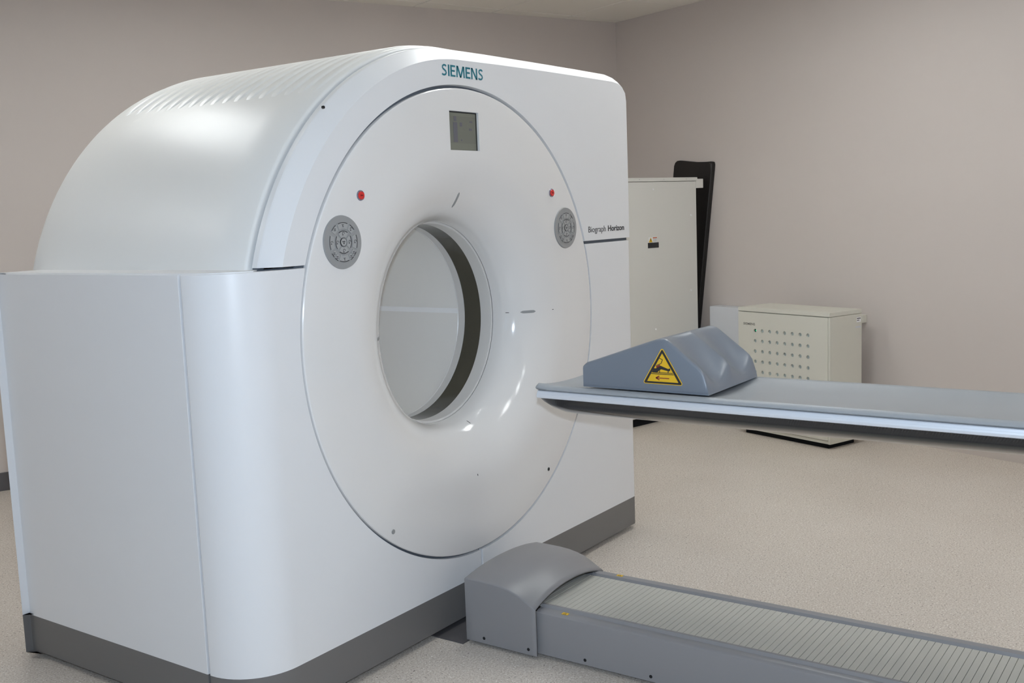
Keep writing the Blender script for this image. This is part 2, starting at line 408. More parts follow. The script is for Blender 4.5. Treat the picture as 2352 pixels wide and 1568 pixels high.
# lower right cover
RR = 0.03
plan_right = [(XR - RR + RR * math.sin(PI / 2 * i / 6), RR - RR * math.cos(PI / 2 * i / 6)) for i in range(7)] + [(XR, YB - 0.07)] + [(XR - 0.07 + 0.07 * math.cos(PI / 2 * i / 6), YB - 0.07 + 0.07 * math.sin(PI / 2 * i / 6)) for i in range(1, 7)]
zr = 1.2765
ar_top = math.acos((zr - ZC) / RO)
ar = arc_pts(RO, ar_top, PI - math.asin(gap / RO), 72)
flat = [(XR - RR, 0, ZB), (XR - RR, 0, zr)] + [(x, 0, z) for x, z in ar] + [(gap, 0, ZB)]
front_panel('front_cover', [flat] + strip(plan_right, ZB, zr), M['white'], keep=lambda e: not all(abs(v.co.z - ZB) < 1e-4 for v in e.verts), label='lower right front cover')
front_panel('skirt_panel', [[(XR - RR, 0, Z0), (XR - RR, 0, ZB), (gap, 0, ZB), (gap, 0, Z0)]] + strip(plan_right, Z0, ZB), M['base'], keep=lambda e: not all(abs(v.co.z - ZB) < 1e-4 for v in e.verts), label='grey skirt below the front right cover')
# left side door and rear corner
keepz = lambda e: not all(abs(v.co.z - ZB) < 1e-4 for v in e.verts)
front_panel('side_cover', strip([(XL, 1.0955), (XL, 0.1859)], ZB, zt), M['white'], keep=keepz, label='flat left side cover')
front_panel('skirt_panel', strip([(XL, 1.0955), (XL, 0.1859)], Z0, ZB), M['base'], keep=keepz, label='grey skirt below the side cover')
plan_rear = [(XL + 0.0015 + 0.075 - 0.075 * math.cos(PI / 2 * i / 8), YB - 0.075 + 0.075 * math.sin(PI / 2 * i / 8)) for i in range(9)]
plan_rear = [(XR - 0.071, YB)] + plan_rear[::-1] + [(XL + 0.0015, 1.0985)]
def rear_faces(z0, z1, hole):
    if not hole: return strip(plan_rear, z0, z1)
    out = strip(plan_rear[1:], z0, z1)
    x0, x1 = plan_rear[1][0], plan_rear[0][0]
    # flat back with the bore opening left out: two halves
    n = 32; R_ = 0.40
    L_ = [(x0, YB, z0), (0, YB, z0)] + [(R_ * math.sin(PI + PI * i / n), YB, ZC + R_ * math.cos(PI + PI * i / n)) for i in range(n + 1)] + [(0, YB, z1), (x0, YB, z1)]
    if z1 < ZC + R_: 
        a = math.acos((z1 - ZC) / R_)
        L_ = [(x0, YB, z0), (0, YB, z0)] + [(-R_ * math.sin(PI - (PI - a) * i / n), YB, ZC + R_ * math.cos(PI - (PI - a) * i / n)) for i in range(n + 1)] + [(x0, YB, z1)]
        Rr = [(x1, YB, z0), (0, YB, z0)] + [(R_ * math.sin(PI - (PI - a) * i / n), YB, ZC + R_ * math.cos(PI - (PI - a) * i / n)) for i in range(n + 1)] + [(x1, YB, z1)]
        return out + [L_, Rr]
    return out
front_panel('rear_cover', rear_faces(0.1500, zt, True), M['white'], keep=lambda e: not all(abs(v.co.z - 0.15) < 1e-4 for v in e.verts), label='rear cover with rounded corner')
front_panel('skirt_panel', rear_faces(Z0, 0.1500, False), M['base'], keep=lambda e: not all(abs(v.co.z - 0.15) < 1e-4 for v in e.verts), label='grey skirt round the rear corner')

# upper front cover with its bright chamfer
zl = 1.2885
RI, ROUT, YO = 0.890, 0.932, 0.055
aI = math.acos((zl - ZC) / RI); aO = math.acos((zl - ZC) / ROUT)
NI = 60
I = [(-RI * math.sin(aI * (1 - i / NI)), ZC + RI * math.cos(aI * (1 - i / NI))) for i in range(NI + 1)]
O = [(-ROUT * math.sin(aO * (1 - i / NI)), ZC + ROUT * math.cos(aO * (1 - i / NI))) for i in range(NI + 1)]
def lerp(a, b, t): return (a[0] + (b[0] - a[0]) * t, a[1] + (b[1] - a[1]) * t)
endI = [(0.2, 1.9300), (0.5, 1.9335), (0.8, 1.9345), (1.02, 1.9345), (1.07, 1.930), (1.105, 1.918), (1.130, 1.895), (1.138, 1.86), (1.139, 1.6), (1.139, zl)]
endO = [(0.2, 1.9700), (0.5, 1.9705), (0.8, 1.9705), (1.03, 1.9690), (1.085, 1.960), (1.120, 1.945), (1.145, 1.920), (1.1530, 1.89), (1.1530, 1.6), (1.153, zl)]
Ya = [YO] * (NI + 1) + [0.05, 0.048, 0.046, 0.044, 0.04, 0.034, 0.024, 0.018, 0.016, 0.016]
I += endI; O += endO
bm = bmesh.new()
vi = [bm.verts.new((x, 0, z)) for x, z in I]
vm = [bm.verts.new((a[0] + (b[0] - a[0]) * .93, y * .86, a[1] + (b[1] - a[1]) * .93)) for a, b, y in zip(I, O, Ya)]
vo = [bm.verts.new((x, y, z)) for (x, z), y in zip(O, Ya)]
vb = [bm.verts.new((x, 0.075, z)) for x, z in O]
RCUT = RO + 0.003
a_l = math.acos((zl - ZC) / RCUT)
cut = arc_pts(RCUT, a_l, -a_l, 110)
vc = [bm.verts.new((x, 0, z)) for x, z in cut]
vcb = [bm.verts.new((x * .9965, 0.02, ZC + (z - ZC) * .9965)) for x, z in cut]
bm.faces.new(vi + vc)
for A, B in ((vi, vm), (vm, vo), (vo, vb)):
    for k in range(len(A) - 1): bm.faces.new((A[k], A[k + 1], B[k + 1], B[k]))
for k in range(len(vc) - 1): bm.faces.new((vc[k], vc[k + 1], vcb[k + 1], vcb[k]))
# undersides of the two feet
yb_l = [bm.verts.new((O[0][0], 0.075, zl)), ]
bm.faces.new([vi[0], vm[0], vo[0], vb[0], bm.verts.new((cut[-1][0], 0.075, zl)), vc[-1]])
bm.faces.new([vi[-1], vm[-1], vo[-1], vb[-1], bm.verts.new((cut[0][0], 0.075, zl)), vc[0]])
bmesh.ops.remove_doubles(bm, verts=bm.verts[:], dist=1e-5)
mk('top_front_cover', bm, M['white'], G, label='arched upper front cover with bevelled rim', ang=20, wn=True)

# dome (rear top cover)
RD, ZD, Y0D, Y1D = 0.943, 1.283, 0.088, 1.172
def dome_profile(off=0.0, n=72):
    r = RD - off; a = math.acos((ZD - ZC) / r)
    p = [(-r * math.sin(a * (1 - i / n)), ZC + r * math.cos(a * (1 - i / n))) for i in range(n + 1)]
    zt_ = ZC + r
    p += [(0.25, zt_), (0.5, zt_), (0.75, zt_), (0.97, zt_)]
    cr = 0.085 - off
    p += [(0.97 + cr * math.sin(PI / 2 * i / 8), zt_ - cr + cr * math.cos(PI / 2 * i / 8)) for i in range(1, 9)]
    p += [(0.97 + cr, 1.6), (0.97 + cr, ZD)]
    return p
bm = bmesh.new(); rings = []
secs = [(Y0D + 0.0, 0.030), (Y0D, 0.010), (Y0D + .003, 0.004), (Y0D + .010, 0.0)] + [(Y0D + .01 + (Y1D - Y0D - .05) * k / 6, 0.0) for k in range(1, 7)] + [(Y1D - .022, .004), (Y1D - .008, .016), (Y1D, .04)]
for y, off in secs: rings.append([bm.verts.new((x, y, z)) for x, z in dome_profile(off)])
for a, b in zip(rings[:-1], rings[1:]):
    for k in range(len(a) - 1): bm.faces.new((a[k], a[k + 1], b[k + 1], b[k]))
bm.faces.new(rings[-1])
dome = mk('dome_cover', bm, M['dome'], G, label='barrel vaulted white top cover', ang=40)
# raised ribs over the vault, each one a part
NR = 17
a_s = math.radians(36.4)
def rib_mesh(y):
    bm = bmesh.new(); n = 34; sec = 7; prev = None; hw = 0.0235; a0 = a_s - 0.001 * y * 10
    for i in range(n + 1):
        t = i / n; a = a0 - t * (a0 + math.radians(0))            # ends at the crest
        fade = min(1, (i / 3.0)) ** 0.6 if i < 3 else 1.0
        row = []
        for s in range(sec + 1):
            q = -1 + 2 * s / sec
            h = 0.0068 * fade * max(0.0, (1 - q ** 4)) ** 0.5 - 0.0008
            wq = hw * (0.45 + 0.55 * fade) * q
            row.append(bm.verts.new((-(RD + h) * math.sin(a), y + wq, ZC + (RD + h) * math.cos(a))))
        if prev:
            for s in range(sec): bm.faces.new((prev[s], prev[s + 1], row[s + 1], row[s]))
        prev = row
    # flat run across the level top
    for x in (0.3, 0.6, 0.78, 0.80):
        row = []
        for s in range(sec + 1):
            q = -1 + 2 * s / sec
            h = (0.0068 * max(0.0, 1 - q ** 4) ** 0.5 - 0.0008) if x < 0.8 else -0.002
            row.append(bm.verts.new((x, y + hw * q, ZC + RD + h)))
        for s in range(sec): bm.faces.new((prev[s], prev[s + 1], row[s + 1], row[s]))
        prev = row
    return bm
for k in range(NR):
    y = 0.144 + k * 0.0585
    if y > 1.14: break
    mk('vent_rib', rib_mesh(y), M['dome'], G, ang=60)
for k, y in enumerate((1.0975, 1.0355, 0.976, 0.9065)):
    bm = bmesh.new(); a1 = math.radians((21.2, 21.0, 20.0, 19.0)[k]); a0 = math.radians(25.6); prev = None
    for i in range(7):
        a = a0 + (a1 - a0) * i / 6
        row = [bm.verts.new((-(RD + h) * math.sin(a), y + dy, ZC + (RD + h) * math.cos(a))) for dy, h in ((-.0055, -.002), (-.0055, .0016), (.0055, .0016), (.0055, -.002))]
        if prev:
            for s in range(3): bm.faces.new((prev[s], prev[s + 1], row[s + 1], row[s]))
        else: bm.faces.new(row)
        prev = row
    bm.faces.new(prev); mk('vent_slot', bm, M['hole'], G, label='dark slot between the ribs')
bm = bmesh.new(); prev = None
for i in range(61):
    a = 1.30 * (1 - i / 60); row = [bm.verts.new((-r * math.sin(a), y, ZC + r * math.cos(a))) for r, y in ((.905, .058), (.918, .058), (.918, .1), (.905, .1))]
    if prev:
        for q in range(4): bm.faces.new((prev[q], prev[(q + 1) % 4], row[(q + 1) % 4], row[q]))
    else: bm.faces.new(row)
    prev = row
bm.faces.new(prev); mk('gap_backing', bm, M['seam'], G, label='added dark backing, coloured as shade between front cover and vault')  # added band, its dark tone stands in for shade in the gap
# ledge beside the vault
bm = bmesh.new()
rr = RC - 0.012
lo = [(XL + 0.012 + rr - rr * math.cos(PI / 2 * i / 10), 0.012 + rr - rr * math.sin(PI / 2 * i / 10)) for i in range(11)]
pts = [(XL + 0.012, 1.10)] + lo[:-2] + [(-0.89, 0.06), (-0.86, 0.1), (-0.86, 1.10)]
prism(bm, pts, 2, 1.2725, 1.2835)
mk('ledge', bm, M['white'], G, label='narrow white ledge between side cover and vault', smooth=False)
# added backing behind the seams, its grey imitates the shade in the grooves
bm = bmesh.new(); revolve(bm, [(0.775, 0.018), (0.83, 0.018), (0.83, 0.024), (0.775, 0.024)], 96)
mk('seam_backing', bm, M['seam'], G, label='added grey backing, coloured as shade in the ring seam')
for lo, hi in (((-0.012, 0.016, Z0 + .01), (0.012, 0.022, 0.235)), ((XL + .012, 0.165, Z0 + .01), (XL + .018, 0.197, ZS - .01)), ((XL + .012, 1.085, Z0 + .01), (XL + .018, 1.11, ZS - .01)), ((0.75, 0.016, 1.265), (1.14, 0.022, 1.30)), ((-0.9, 0.05, 1.265), (-0.75, 0.056, 1.2835))):
    boxo('seam_backing', lo, hi, M['seam'], G)
boxo('plinth', (XL + .12, .12, 0), (XR - .12, YB - .12, .06), M['dark'], G, label='added recessed plinth, dark as the shaded gap above the floor')  # added support, dark colour stands in for the shadow under the covers

# ring cover : flat rim flowing into the funnel
prof = [(0.762, 0.030), (0.7945, 0.030), (0.7975, 0.006), (0.7965, 0.0015), (0.7935, -0.0012), (0.788, -0.002)]
prof += [(0.70, -0.002)]
ra, rb = 0.600, 0.357
for i in range(0, 29):
    t = i / 28 * PI / 2
    prof.append((ra - (ra - rb) * math.sin(t) ** 1.0, -0.002 + 0.167 * (1 - math.cos(t)) ** 1.0))
prof += [(0.357, 0.172), (0.370, 0.178), (0.46, 0.17), (0.60, 0.05), (0.70, 0.03)]
bm = bmesh.new(); revolve(bm, prof, 160)
ring = mk('ring_cover', bm, M['gloss'], G, label='glossy white funnel shaped ring round the bore', ang=40)
# recess for the display and slots, cut into the ring
def cut_with(o, bm):
    bmesh.ops.recalc_face_normals(bm, faces=bm.faces[:])
    me = bpy.data.meshes.new('cutter'); bm.to_mesh(me); bm.free(); c = bpy.data.objects.new('cutter', me); COL.objects.link(c)
    c.matrix_world = Matrix.Identity(4)
    md = o.modifiers.new('cut', 'BOOLEAN'); md.operation = 'DIFFERENCE'; md.object = c; md.solver = 'EXACT'
    bpy.context.view_layer.update()
    dg = bpy.context.evaluated_depsgraph_get(); new = bpy.data.meshes.new_from_object(o.evaluated_get(dg))
    o.modifiers.clear(); old = o.data; o.data = new; bpy.data.objects.remove(c); bpy.data.meshes.remove(me)
    finish(new, True, 30)
bm = bmesh.new(); box(bm, (-0.0805, -0.02, 1.628), (0.0805, 0.0095, 1.757)); cut_with(ring, bm)
scr = boxo('display', (-0.0795, 0.0055, 1.629), (0.0795, 0.0095, 1.756), M['lcd'], G, label='square dark grey display, switched off')
for lo, hi, mm in (((-.076, .0051, 1.741), (.072, .0056, 1.753), 'lcd2'), ((-.076, .0051, 1.632), (.072, .0056, 1.652), 'lcd2'), ((-.052, .0050, 1.655), (-.030, .0056, 1.721), 'lcd3'), ((-.048, .0050, 1.725), (-.034, .0056, 1.741), 'lcd3'), ((-.016, .0050, 1.708), (-.003, .0056, 1.721), 'lcd3'), ((.036, .0050, 1.696), (.050, .0056, 1.703), 'lcd3'), ((.040, .0050, 1.722), (.054, .0056, 1.728), 'lcd3'), ((-.012, .0050, 1.660), (-.006, .0056, 1.665), 'lcd3')):
    boxo('display_mark', lo, hi, M[mm], scr)
boxo('display_bezel', (.0725, .0048, 1.629), (.0765, .0056, 1.756), M['hole'], scr)
boxo('display_bezel', (-.0795, .0048, 1.7525), (.0725, .0056, 1.756), M['hole'], scr)
# bore interior
bm = bmesh.new(); revolve(bm, [(0.3565, 0.1735), (0.350, 0.176), (0.349, 0.180), (0.349, 0.224), (0.358, 0.224), (0.365, 0.18)], 128); mk('bore_ring', bm, M['ring'], G, label='pale front bore ring')
bm = bmesh.new(); revolve(bm, [(0.3505, 0.2245), (0.3505, 0.3025), (0.358, 0.3025), (0.358, 0.2245)], 128); mk('scan_window', bm, M['mylar'], G, label='dark glossy band round the bore')
bm = bmesh.new(); revolve(bm, [(0.3495, 0.303), (0.3495, 0.333), (0.3475, 0.3355), (0.362, 0.336), (0.362, 0.303)], 128); mk('bore_ring', bm, M['ring'], G, label='pale rear bore ring')
bm = bmesh.new(); revolve(bm, [(0.3585, 0.3395), (0.3585, 1.165), (0.366, 1.185), (0.395, 1.185), (0.395, 0.3395)], 128); mk('bore_tunnel', bm, M['tunnel'], G, label='pale grey bore tunnel lining')
bm = bmesh.new(); prev = None
for zz in (1.030, 1.036, 1.043, 1.049):
    x = math.sqrt(0.3585 ** 2 - (zz - ZC) ** 2)
    row = [bm.verts.new((x - d, y, zz)) for y, d in ((0.34, .0012), (1.16, .0012))]
    if prev: bm.faces.new((prev[0], prev[1], row[1], row[0]))
    prev = row
r = bmesh.ops.extrude_face_region(bm, geom=bm.faces[:])
for v in r['geom']:
    if isinstance(v, bmesh.types.BMVert): v.co.x += 0.002
mk('tunnel_strip', bm, M['stripe'], G, label='thin white line along the tunnel')

# slots, marks and screw holes on the ring
def ring_y(r):
    if r >= ra: return -0.002
    s = (ra - r) / (ra - rb); return -0.002 + 0.167 * (1 - math.sqrt(max(0, 1 - s * s)))
def ring_patch(name, r0, r1, a, half, m, lift=0.0012, n=8, parent=G, label=None):
    """rounded slot hugging the funnel from r0 to r1 at angle a (0 = up, clockwise seen from the front)"""
    bm = bmesh.new(); prev = None
    for i in range(n + 1):
        t = i / n; r = r0 + (r1 - r0) * t
        wd = half * math.sqrt(max(0.04, 1 - abs(2 * t - 1) ** 6))
        cx, cz = math.sin(a), math.cos(a); tx, tz = cz, -cx
        row = []
        for q, l in ((-1, -.001), (-1, lift), (1, lift), (1, -.001)):
            row.append(bm.verts.new((cx * r + tx * wd * q - cx * 0, ring_y(r) - l, ZC + cz * r + tz * wd * q)))
        if prev:
            for s in range(3): bm.faces.new((prev[s], prev[s + 1], row[s + 1], row[s]))
        else: bm.faces.new(row)
        prev = row
    bm.faces.new(prev); return mk(name, bm, m, parent, label=label)
ring_patch('laser_slot', 0.402, 0.452, 0.0, 0.0052, M['slot'], label='narrow grey slot above the bore')
ring_patch('laser_slot', 0.398, 0.446, PI / 2, 0.0052, M['slot'], label='narrow grey slot right of the bore')
ring_patch('laser_slot', 0.398, 0.446, -PI / 2, 0.0052, M['slot'], label='narrow grey slot left of the bore')
for r0, r1, a in ((0.366, 0.372, PI / 2), (0.52, 0.527, PI / 2), (0.53, 0.537, PI), (0.372, 0.382, PI * .93)): ring_patch('registration_mark', r0, r1, a, 0.0011, M['ink'])
for x, z in ((-0.461, 0.425), (0.443, 0.424)):
    bm = bmesh.new(); disc_y(bm, x, -0.0032, z, 0.0078, 0.004, 20, 0); disc_y(bm, x, -0.0036, z, 0.0062, 0.003, 20, 1)
    mk('screw_hole', bm, [M['slot'], M['hole'] if x > 0 else M['pgrey']], G)
bm = bmesh.new(); disc_y(bm, -0.640, 0.0165, 1.7365, 0.0045, 0.006, 16, 0); mk('screw_hole', bm, M['hole'], G)

# stop buttons
for sx in (-1, 1):
    bm = bmesh.new(); disc_y(bm, sx * .5275, -.0052, 1.482, .0165, .0042, 32, 0, .0150)
    b = mk('stop_button', bm, M['chrome'], G, label='red stop button, %s' % ('left' if sx < 0 else 'right'))
    bm = bmesh.new(); disc_y(bm, sx * .5275, -.0085, 1.482, .0125, .004, 32, 0, .0112); mk('button_cap', bm, M['red'], b, label='red cap')
    put_text('button_print', 'STOP', sx * .5275 - .0062, -.0093, 1.4798, .0124, .0044, M['redtxt'], b, 0.02)
# control panels with buttons
def sector(bm, cx, cz, r0, r1, a0, a1, y, th, mi=0, n=8):
    o = [(cx + r1 * math.sin(a0 + (a1 - a0) * i / n), cz + r1 * math.cos(a0 + (a1 - a0) * i / n)) for i in range(n + 1)]
    i_ = [(cx + r0 * math.sin(a1 - (a1 - a0) * i / n), cz + r0 * math.cos(a1 - (a1 - a0) * i / n)) for i in range(n + 1)]
    prism(bm, o + i_, 1, y, y + th, mi)
def icon(bm, cx, cz, y, s, kind):
    if kind == 'table':
        box(bm, (cx - s, y, cz + s * .35), (cx + s, y + .0006, cz + s * .6), mi=1); box(bm, (cx - s * .1, y, cz - s), (cx + s * .25, y + .0006, cz + s * .35), mi=1); box(bm, (cx - s * .1, y, cz - s), (cx + s * .8, y + .0006, cz - s * .75), mi=1)
    elif kind == 'head':
        sector(bm, cx + s * .2, cz + s * .2, s * .75, s, -2.2, 1.9, y, .0006, 1, 8); box(bm, (cx - s * .9, y, cz - s), (cx + s * .2, y + .0006, cz - s * .55), mi=1)
    elif kind == 'star':
        for k in range(4):
            a = PI / 4 + k * PI / 2; px, pz = cx + s * .7 * math.cos(a), cz + s * .7 * math.sin(a); box(bm, (px - s * .28, y, pz - s * .28), (px + s * .28, y + .0006, pz + s * .28), mi=1)
    elif kind == 'tri':
        for px, pz in ((-.6, .3), (.6, .3), (0, -.7)): sector(bm, cx + px * s, cz + pz * s, 0.0001, s * .45, 0, 2 * PI * .999, y, .0006, 1, 8)
def control_panel(cx, cz, label):
    bm = bmesh.new(); disc_y(bm, cx, -.0065, cz, .0795, .0055, 64, 0, .0775)
    p = mk('control_panel', bm, M['pgrey'], G, label=label)
    R_ = .0785; y = -.0085; d = math.radians
    def button(r0, r1, a, hw_, ic, line='out'):
        bm = bmesh.new(); sector(bm, cx, cz, r0 * R_, r1 * R_, a - hw_, a + hw_, y, .003)
        sector(bm, cx, cz, (r1 - .035) * R_, (r1 - .008) * R_, a - hw_ * .88, a + hw_ * .88, y - .0005, .0008, 1)
        rm = (r0 + r1) / 2 * R_; icon(bm, cx + rm * math.sin(a), cz + rm * math.cos(a), y - .0005, .0046, ic)
        mk('button', bm, [M['pgrey2'], M['ink']], p, ang=20)
    for k in range(4): button(.20, .44, k * PI / 2, d(38), 'head')
    for k, ic in enumerate(('table', 'head', 'table', 'head')): button(.50, .75, k * PI / 2, d(23), ic)
    button(.52, .76, d(-42), d(13), 'star'); button(.52, .76, d(42), d(13), 'head')
    for a in (-128, -146, 128, 146): button(.55, .77, d(a), d(7.5), 'star')
    bm = bmesh.new(); disc_y(bm, cx, y - .0004, cz, .165 * R_, .003, 28, 1); disc_y(bm, cx, y - .0009, cz, .145 * R_, .002, 28, 0); icon(bm, cx, cz, y - .0014, .005, 'tri')
    mk('button', bm, [M['pgrey2'], M['ink']], p, ang=20, label='round centre button')
control_panel(-.6165, 1.3465, 'round grey control panel left of the bore')
control_panel(.6175, 1.3465, 'round grey control panel right of the bore')
# lettering
bm = bmesh.new()
def put_poly(pts, x0, wd):
    prism(bm, [(x0 + px * wd, 1.8685 + pz * .0375) for px, pz in pts], 1, -.0007, .0003)
def letter_s(x0, wd):
    c = [(.86, .83), (.70, .91), (.45, .92), (.22, .83), (.19, .70), (.30, .59), (.55, .50), (.77, .40), (.83, .26), (.70, .12), (.45, .07), (.22, .09), (.08, .15)]
    c = [Vector(p) for p in c]; L_s, R_s = [], []
    for i, p in enumerate(c):
        d = (c[min(i + 1, len(c) - 1)] - c[max(i - 1, 0)]); d = Vector((d.x * wd, d.y * .0375)).normalized(); n_ = Vector((-d.y, d.x)) * .0029
        L_s.append(((p.x * wd + n_.x) / wd, (p.y * .0375 + n_.y) / .0375)); R_s.append(((p.x * wd - n_.x) / wd, (p.y * .0375 - n_.y) / .0375))
    for i in range(len(c) - 1): put_poly([L_s[i], L_s[i + 1], R_s[i + 1], R_s[i]], x0, wd)
xw = -.1085
for ch, wd in (('S', .029), ('I', .0075), ('E', .026), ('M', .046), ('E', .026), ('N', .034), ('S', .029)):
    if ch == 'S': letter_s(xw, wd)
    elif ch == 'I': put_poly([(0, 0), (1, 0), (1, 1), (0, 1)], xw, wd)
    elif ch == 'E':
        put_poly([(0, 0), (.29, 0), (.29, 1), (0, 1)], xw, wd)
        for z0_, z1_, e_ in ((0, .16, 1), (.43, .58, .9), (.84, 1, 1)): put_poly([(.25, z0_), (e_, z0_), (e_, z1_), (.25, z1_)], xw, wd)
    elif ch == 'M':
        put_poly([(0, 0), (.15, 0), (.19, 1), (.04, 1)], xw, wd); put_poly([(.85, 0), (1, 0), (.96, 1), (.81, 1)], xw, wd)
        put_poly([(.06, 1), (.24, 1), (.58, 0), (.42, 0)], xw, wd); put_poly([(.76, 1), (.94, 1), (.58, 0), (.42, 0)], xw, wd)
    elif ch == 'N':
        put_poly([(0, 0), (.2, 0), (.2, 1), (0, 1)], xw, wd); put_poly([(.8, 0), (1, 0), (1, 1), (.8, 1)], xw, wd); put_poly([(0, 1), (.24, 1), (1, 0), (.76, 0)], xw, wd)
    xw += wd + .0052
mk('lettering', bm, M['teal'], G, label='teal maker name', smooth=False)
put_text('lettering', 'Biograph', .7975, -.0007, 1.3215, .139, .0235, M['ink'], G, -0.004, 'thin black type name')
put_text('lettering', 'Horizon', .9555, -.0007, 1.3215, .137, .0235, M['ink'], G, 0.022, 'bold black type name')

# dark cable plate on the floor between scanner and table
o = boxo('floor_cable_plate', (-0.262, -0.105, 0.0), (0.21, 0.115, 0.004), M['skirt_board'], None, 0.001)
o['label'] = 'dark flat cable plate on the floor between scanner and table base'; o['category'] = 'cable cover'

# ------------------------------------------------------------------ patient table
CX = -0.02
T = empty('patient_table', (-0.03, -1.5, 0), 'grey scanner table, long low slatted base and raised cradle rails', 'table')
YF, YE = -0.375, -2.85
pr = [(-.222, .014), (-.222, .143), (-.2205, .149), (-.216, .1535), (-.210, .156), (-.2035, .157), (-.1915, .158), (-.1905, .1595), (-.1875, .1655), (-.1862, .167), (-.1765, .167), (-.1755, .150), (.1285, .150), (.1285, .160), (.1335, .1705), (.138, .1715), (.158, .1715), (.1655, .168), (.169, .160), (.170, .014)]
bm = bmesh.new(); fs = prism(bm, [(x, z) for x, z in pr], 1, YE, YF)
mk('base_body', bm, M['tgrey'], T, label='long grey base with side rails', ang=25)
boxo('plinth', (-.18, YE + .05, 0), (.12, YF + .03, .02), M['dark'], T)  # added support, coloured dark as the shade under the base
slat_me = None; ns = 0
y = YF + 0.03
while y > -2.16:
    if slat_me is None:
        bm = bmesh.new(); box(bm, (-.1745, -.0091, .1505), (.1255, .0091, .1635), .0005, 1)
        me = bpy.data.meshes.new('slat'); bmesh.ops.recalc_face_normals(bm, faces=bm.faces[:]); bm.to_mesh(me); bm.free(); me.materials.append(M['slat']); finish(me); slat_me = me
    o = link('slat', slat_me, T); o.location = (0, y, 0); y -= 0.0195; ns += 1
boxo('slat_gap_sheet', (-.1752, YE + .02, .1501), (.127, YF - .002, .1512), M['hole'], T, label='black sheet painted as the shaded gap below the slats')  # black sheet stands in for the shade between the slats
# end cover
bm = bmesh.new()
x0, x1 = -.244, .186; xm = (x0 + x1) / 2; hw = (x1 - x0) / 2
side = [(-.108, .2235), (-.16, .2235), (-.21, .2225), (-.25, .2195), (-.285, .213), (-.315, .2035), (-.345, .1885), (-.370, .174), (-.386, .165)]
def crown(y): return .022 + .016 * min(1, max(0, (-.12 - y) / .266))
nx = 24; grid = []
for y, z in side:
    row = []
    for i in range(nx + 1):
        q = -1 + 2 * i / nx; row.append((xm + hw * q, y, z + crown(y) * max(0.0, 1 - abs(q) ** 2.2)))
    grid.append(row)
V = [[bm.verts.new(p) for p in r] for r in grid]
for a, b in zip(V[:-1], V[1:]):
    for i in range(nx): bm.faces.new((a[i], a[i + 1], b[i + 1], b[i]))
top_edges = [e for e in bm.edges if e.is_boundary]
for s in (0, nx):       # sides
    col_ = [r[s] for r in V]; bot = [bm.verts.new((v.co.x, v.co.y, .012)) for v in col_]
    for k in range(len(col_) - 1): bm.faces.new((col_[k], col_[k + 1], bot[k + 1], bot[k]))
    if s == 0: botL = bot
    else: botR = bot
bk = V[0]; bb = [botL[0]] + [bm.verts.new((v.co.x, v.co.y, .012)) for v in bk[1:-1]] + [botR[0]]
for i in range(nx): bm.faces.new((bk[i], bk[i + 1], bb[i + 1], bb[i]))
bmesh.ops.recalc_face_normals(bm, faces=bm.faces[:])
bmesh.ops.bevel(bm, geom=[e for e in top_edges if abs(e.verts[0].co.y + .386) > 1e-3 or abs(e.verts[1].co.y + .386) > 1e-3], offset=.004, segments=3, affect='EDGES', profile=0.5)
hood = mk('base_cover', bm, M['tgrey'], T, label='rounded grey hood at the scanner end of the base', ang=30)
md = hood.modifiers.new('thick', 'SOLIDIFY'); md.thickness = 0.009; md.offset = -1
md = hood.modifiers.new('weighted', 'WEIGHTED_NORMAL'); md.keep_sharp = True; md.weight = 80
for x, ys in ((x0, (-.18, -.356)), (-.222, (-.553, -.781, -1.02, -1.26))):
    for yy in ys:
        bm = bmesh.new(); n = 18
        A = [bm.verts.new((x - .0008, yy + .0052 * math.cos(2 * PI * i / n), .030 + .0052 * math.sin(2 * PI * i / n))) for i in range(n)]
        B = [bm.verts.new((x + .002, v.co.y, v.co.z)) for v in A]
        bm.faces.new(A); bm.faces.new(B[::-1])
        for i in range(n): bm.faces.new((A[i], A[(i + 1) % n], B[(i + 1) % n], B[i]))
        mk('screw_hole', bm, M['hole'], T)
# two small yellow warning stickers on the rails
for (cx, cy, cz, wx, wy, tilt) in ((-.2030, -.474, .1576, .013, .022, 0.08), (.1480, -.474, .1720, .013, .022, 0.0)):
    bm = bmesh.new(); box(bm, (-wx / 2, -wy / 2, -.0004), (wx / 2, wy / 2, .0004), mi=0)
    t = [(-.005, -.006), (-.005, .006), (.0055, 0)]; ti = [(-.0034, -.0035), (-.0034, .0035), (.003, 0)]
    prism(bm, t, 2, .0004, .0007, 1); prism(bm, ti, 2, .0006, .0009, 0)
    bmesh.ops.transform(bm, matrix=Matrix.Translation((cx, cy, cz)) @ Matrix.Rotation(-tilt, 4, 'Y'), verts=bm.verts[:])
    mk('warning_sticker', bm, [M['yellow'], M['ink']], T, label='small yellow warning sticker', smooth=False)
# lifting column further down the base (outside the frame)
boxo('lift_column', (-.17, -2.75, .15), (.12, -2.2, .80), M['tgrey'], T, .02)
